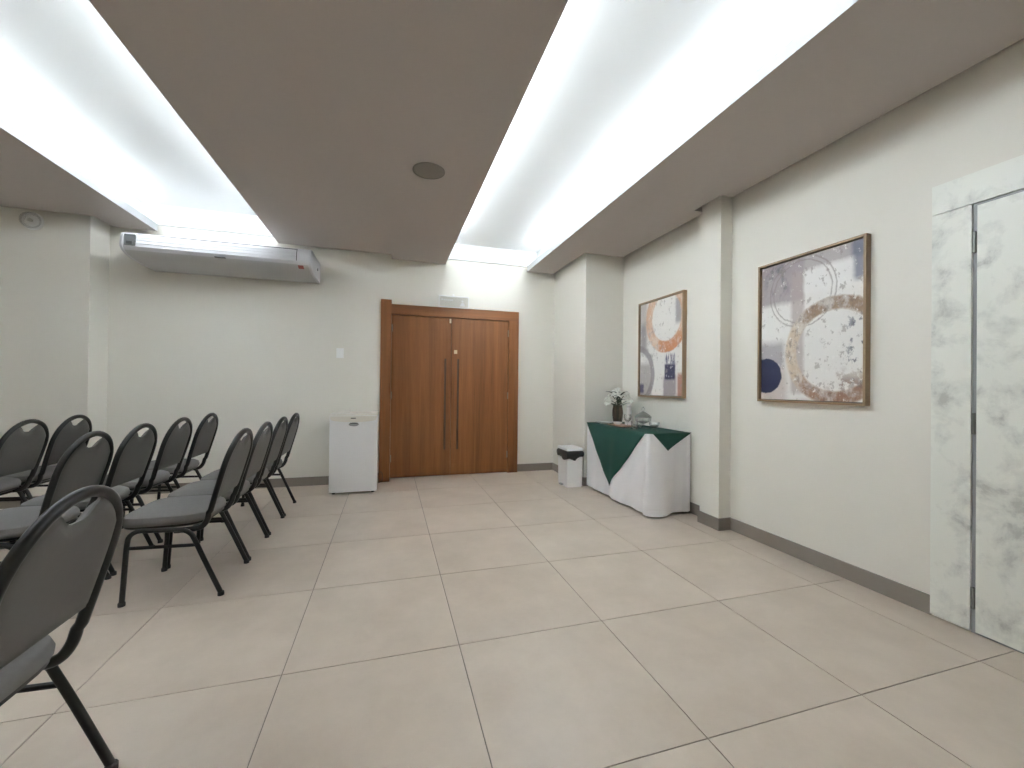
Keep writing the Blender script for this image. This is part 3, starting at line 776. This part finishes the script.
# vase of lilies
VX, VY = 2.52, 4.185
VP = [(0.040, 0.0), (0.045, 0.006), (0.056, 0.06), (0.062, 0.12), (0.060, 0.16), (0.052, 0.20), (0.050, 0.215)]
o = MB().lathe(VP + [(r-0.004, z) for r, z in reversed(VP[1:])] + [(0.001, 0.008)], 32).build('flower_vase', SMOKE, None, True, loc=(VX, VY, TT))
tag(o, 'brown glass vase holding white lilies on the green cloth', 'vase')
def lily(dx, dy, h, yaw, tilt, k):
    dx *= 0.92; dy *= 0.92; h -= 0.035
    t = thing('white_lily', 'white lily with dark green stem standing in the brown glass vase', 'flower', (VX, VY, TT+0.012), group='white lilies in the vase')
    top_ = Vector((dx, dy, h))
    MB().tube(smoothpath([(dx*0.12, dy*0.12, 0.0), (dx*0.15, dy*0.15, 0.20), (dx*0.55, dy*0.55, 0.20+(h-0.20)*0.6), top_], 4), 0.0035, 6).build('stem', LEAF, t, True)
    M = Matrix.Translation(top_) @ Matrix.Rotation(yaw, 4, 'Z') @ Matrix.Rotation(tilt, 4, 'Y')
    for p in range(6):
        a = p*math.pi/3; Lp = 0.064 if p % 2 else 0.056
        P = []
        for i in range(6):
            u = i/5; wd = 0.018*math.sin(math.pi*min(1, u*0.86+0.10))**0.8
            r = 0.006+Lp*0.85*u**1.15; z = 0.045*math.sin(u*2.2)
            P.append([Vector((r, s*wd, z+abs(s)*0.004)) for s in (-1, 0, 1)])
        m = MB(); Rm = M @ Matrix.Rotation(a, 4, 'Z'); m.grid([[Rm @ q for q in row] for row in P])
        m.build('petal', PETAL, t, True, solid=0.0012)
    for q in range(4):
        a = yaw+1.7*q+1.0; P = []
        base = Vector((dx*0.4, dy*0.4, 0.185+0.045*q))
        for i in range(6):
            u = i/5; wd = 0.015*math.sin(math.pi*min(1, u*0.9+0.08))
            c = base+Vector((math.cos(a)*0.10*u, math.sin(a)*0.10*u, 0.09*u-0.05*u*u)); sd = Vector((-math.sin(a), math.cos(a), 0))*wd
            P.append([c-sd, c+Vector((0, 0, -0.003)), c+sd])
        m = MB(); m.grid(P); m.build('leaf', LEAF, t, True, solid=0.001)
LS = [(-0.085, 0.045, 0.300, 2.8, 0.9), (-0.05, -0.05, 0.330, 3.9, 0.7), (0.0, 0.05, 0.365, 2.0, 0.5), (-0.015, -0.02, 0.375, 3.6, 0.6), (0.055, -0.055, 0.350, 5.3, 0.6), (0.065, -0.10, 0.285, 5.0, 1.0), (-0.10, 0.0, 0.255, 3.3, 1.1), (0.03, 0.0, 0.335, 4.4, 0.8)]
for k, a in enumerate(LS): lily(*a, k)
# bottle, goblet, glassware
t = thing('carafe', 'tall slim white carafe behind the wine glass', 'carafe', (2.54, 3.985, TT))
MB().lathe([(0.036, 0), (0.042, 0.006), (0.043, 0.06), (0.036, 0.11), (0.027, 0.16), (0.023, 0.20)], 28).build('body', CERAM, t, True)
MB().lathe([(0.023, 0.20), (0.026, 0.204), (0.026, 0.222), (0.020, 0.228), (0.001, 0.229)], 24).build('cap', CERAM, t, True)
def shell(prof, th=0.002): return prof + [(max(r-th, 0.001), z+th*0.5) for r, z in reversed(prof)]
o = MB().lathe([(0.034, 0), (0.034, 0.003), (0.006, 0.008), (0.005, 0.06), (0.012, 0.068), (0.034, 0.09), (0.040, 0.115), (0.036, 0.145), (0.034, 0.145), (0.038, 0.115), (0.031, 0.092), (0.001, 0.072)], 28).build('wine_glass', GLASS, None, True, loc=(2.345, 3.700, TT))
tag(o, 'clear stemmed wine glass beside the brown tray', 'glass')
t = thing('glass_jar', 'footed clear glass jar with a pointed lid on the green cloth', 'jar', (2.50, 3.660, TT))
MB().lathe([(0.052, 0), (0.052, 0.005), (0.014, 0.014), (0.012, 0.045), (0.03, 0.055), (0.078, 0.075), (0.082, 0.115), (0.079, 0.115), (0.074, 0.078), (0.028, 0.060), (0.001, 0.057)], 32).build('bowl', GLASS, t, True)
ld = MB().lathe([(0.084, 0.116), (0.086, 0.121), (0.06, 0.145), (0.022, 0.168), (0.010, 0.176), (0.001, 0.177), (0.001, 0.172), (0.019, 0.163), (0.057, 0.140), (0.08, 0.118)], 32).build('lid', GLASS, t, True)
MB().lathe([(0.006, 0.177), (0.018, 0.192), (0.018, 0.206), (0.006, 0.222), (0.001, 0.224)], 16).build('knob', GLASS, ld, True)
for k, (x, y) in enumerate(((2.56, 3.80), (2.36, 3.60))):
    o = MB().lathe([(0.026, 0), (0.030, 0.004), (0.036, 0.085), (0.034, 0.085), (0.028, 0.008), (0.001, 0.007)], 24).build('tumbler', GLASS, None, True, loc=(x, y, TT))
    tag(o, ('small clear tumbler between the white carafe and the glass jar', 'small clear tumbler standing in front of the glass jar')[k], 'glass')
t = thing('dessert_bowl', 'small footed clear glass bowl with a modelled white reflection inside, near the cloth corner', 'bowl', (2.45, 3.405, TT))
MB().lathe([(0.030, 0), (0.030, 0.004), (0.010, 0.014), (0.010, 0.03), (0.028, 0.04), (0.047, 0.062), (0.051, 0.088), (0.0485, 0.088), (0.044, 0.064), (0.024, 0.044), (0.001, 0.040)], 28).build('bowl', GLASS, t, True)
MB().lathe([(0.024, 0.046), (0.040, 0.064), (0.034, 0.075), (0.018, 0.083), (0.001, 0.085)], 20).build('white_reflection', CERAM, t, True)  # white solid standing in for a reflection in the glass
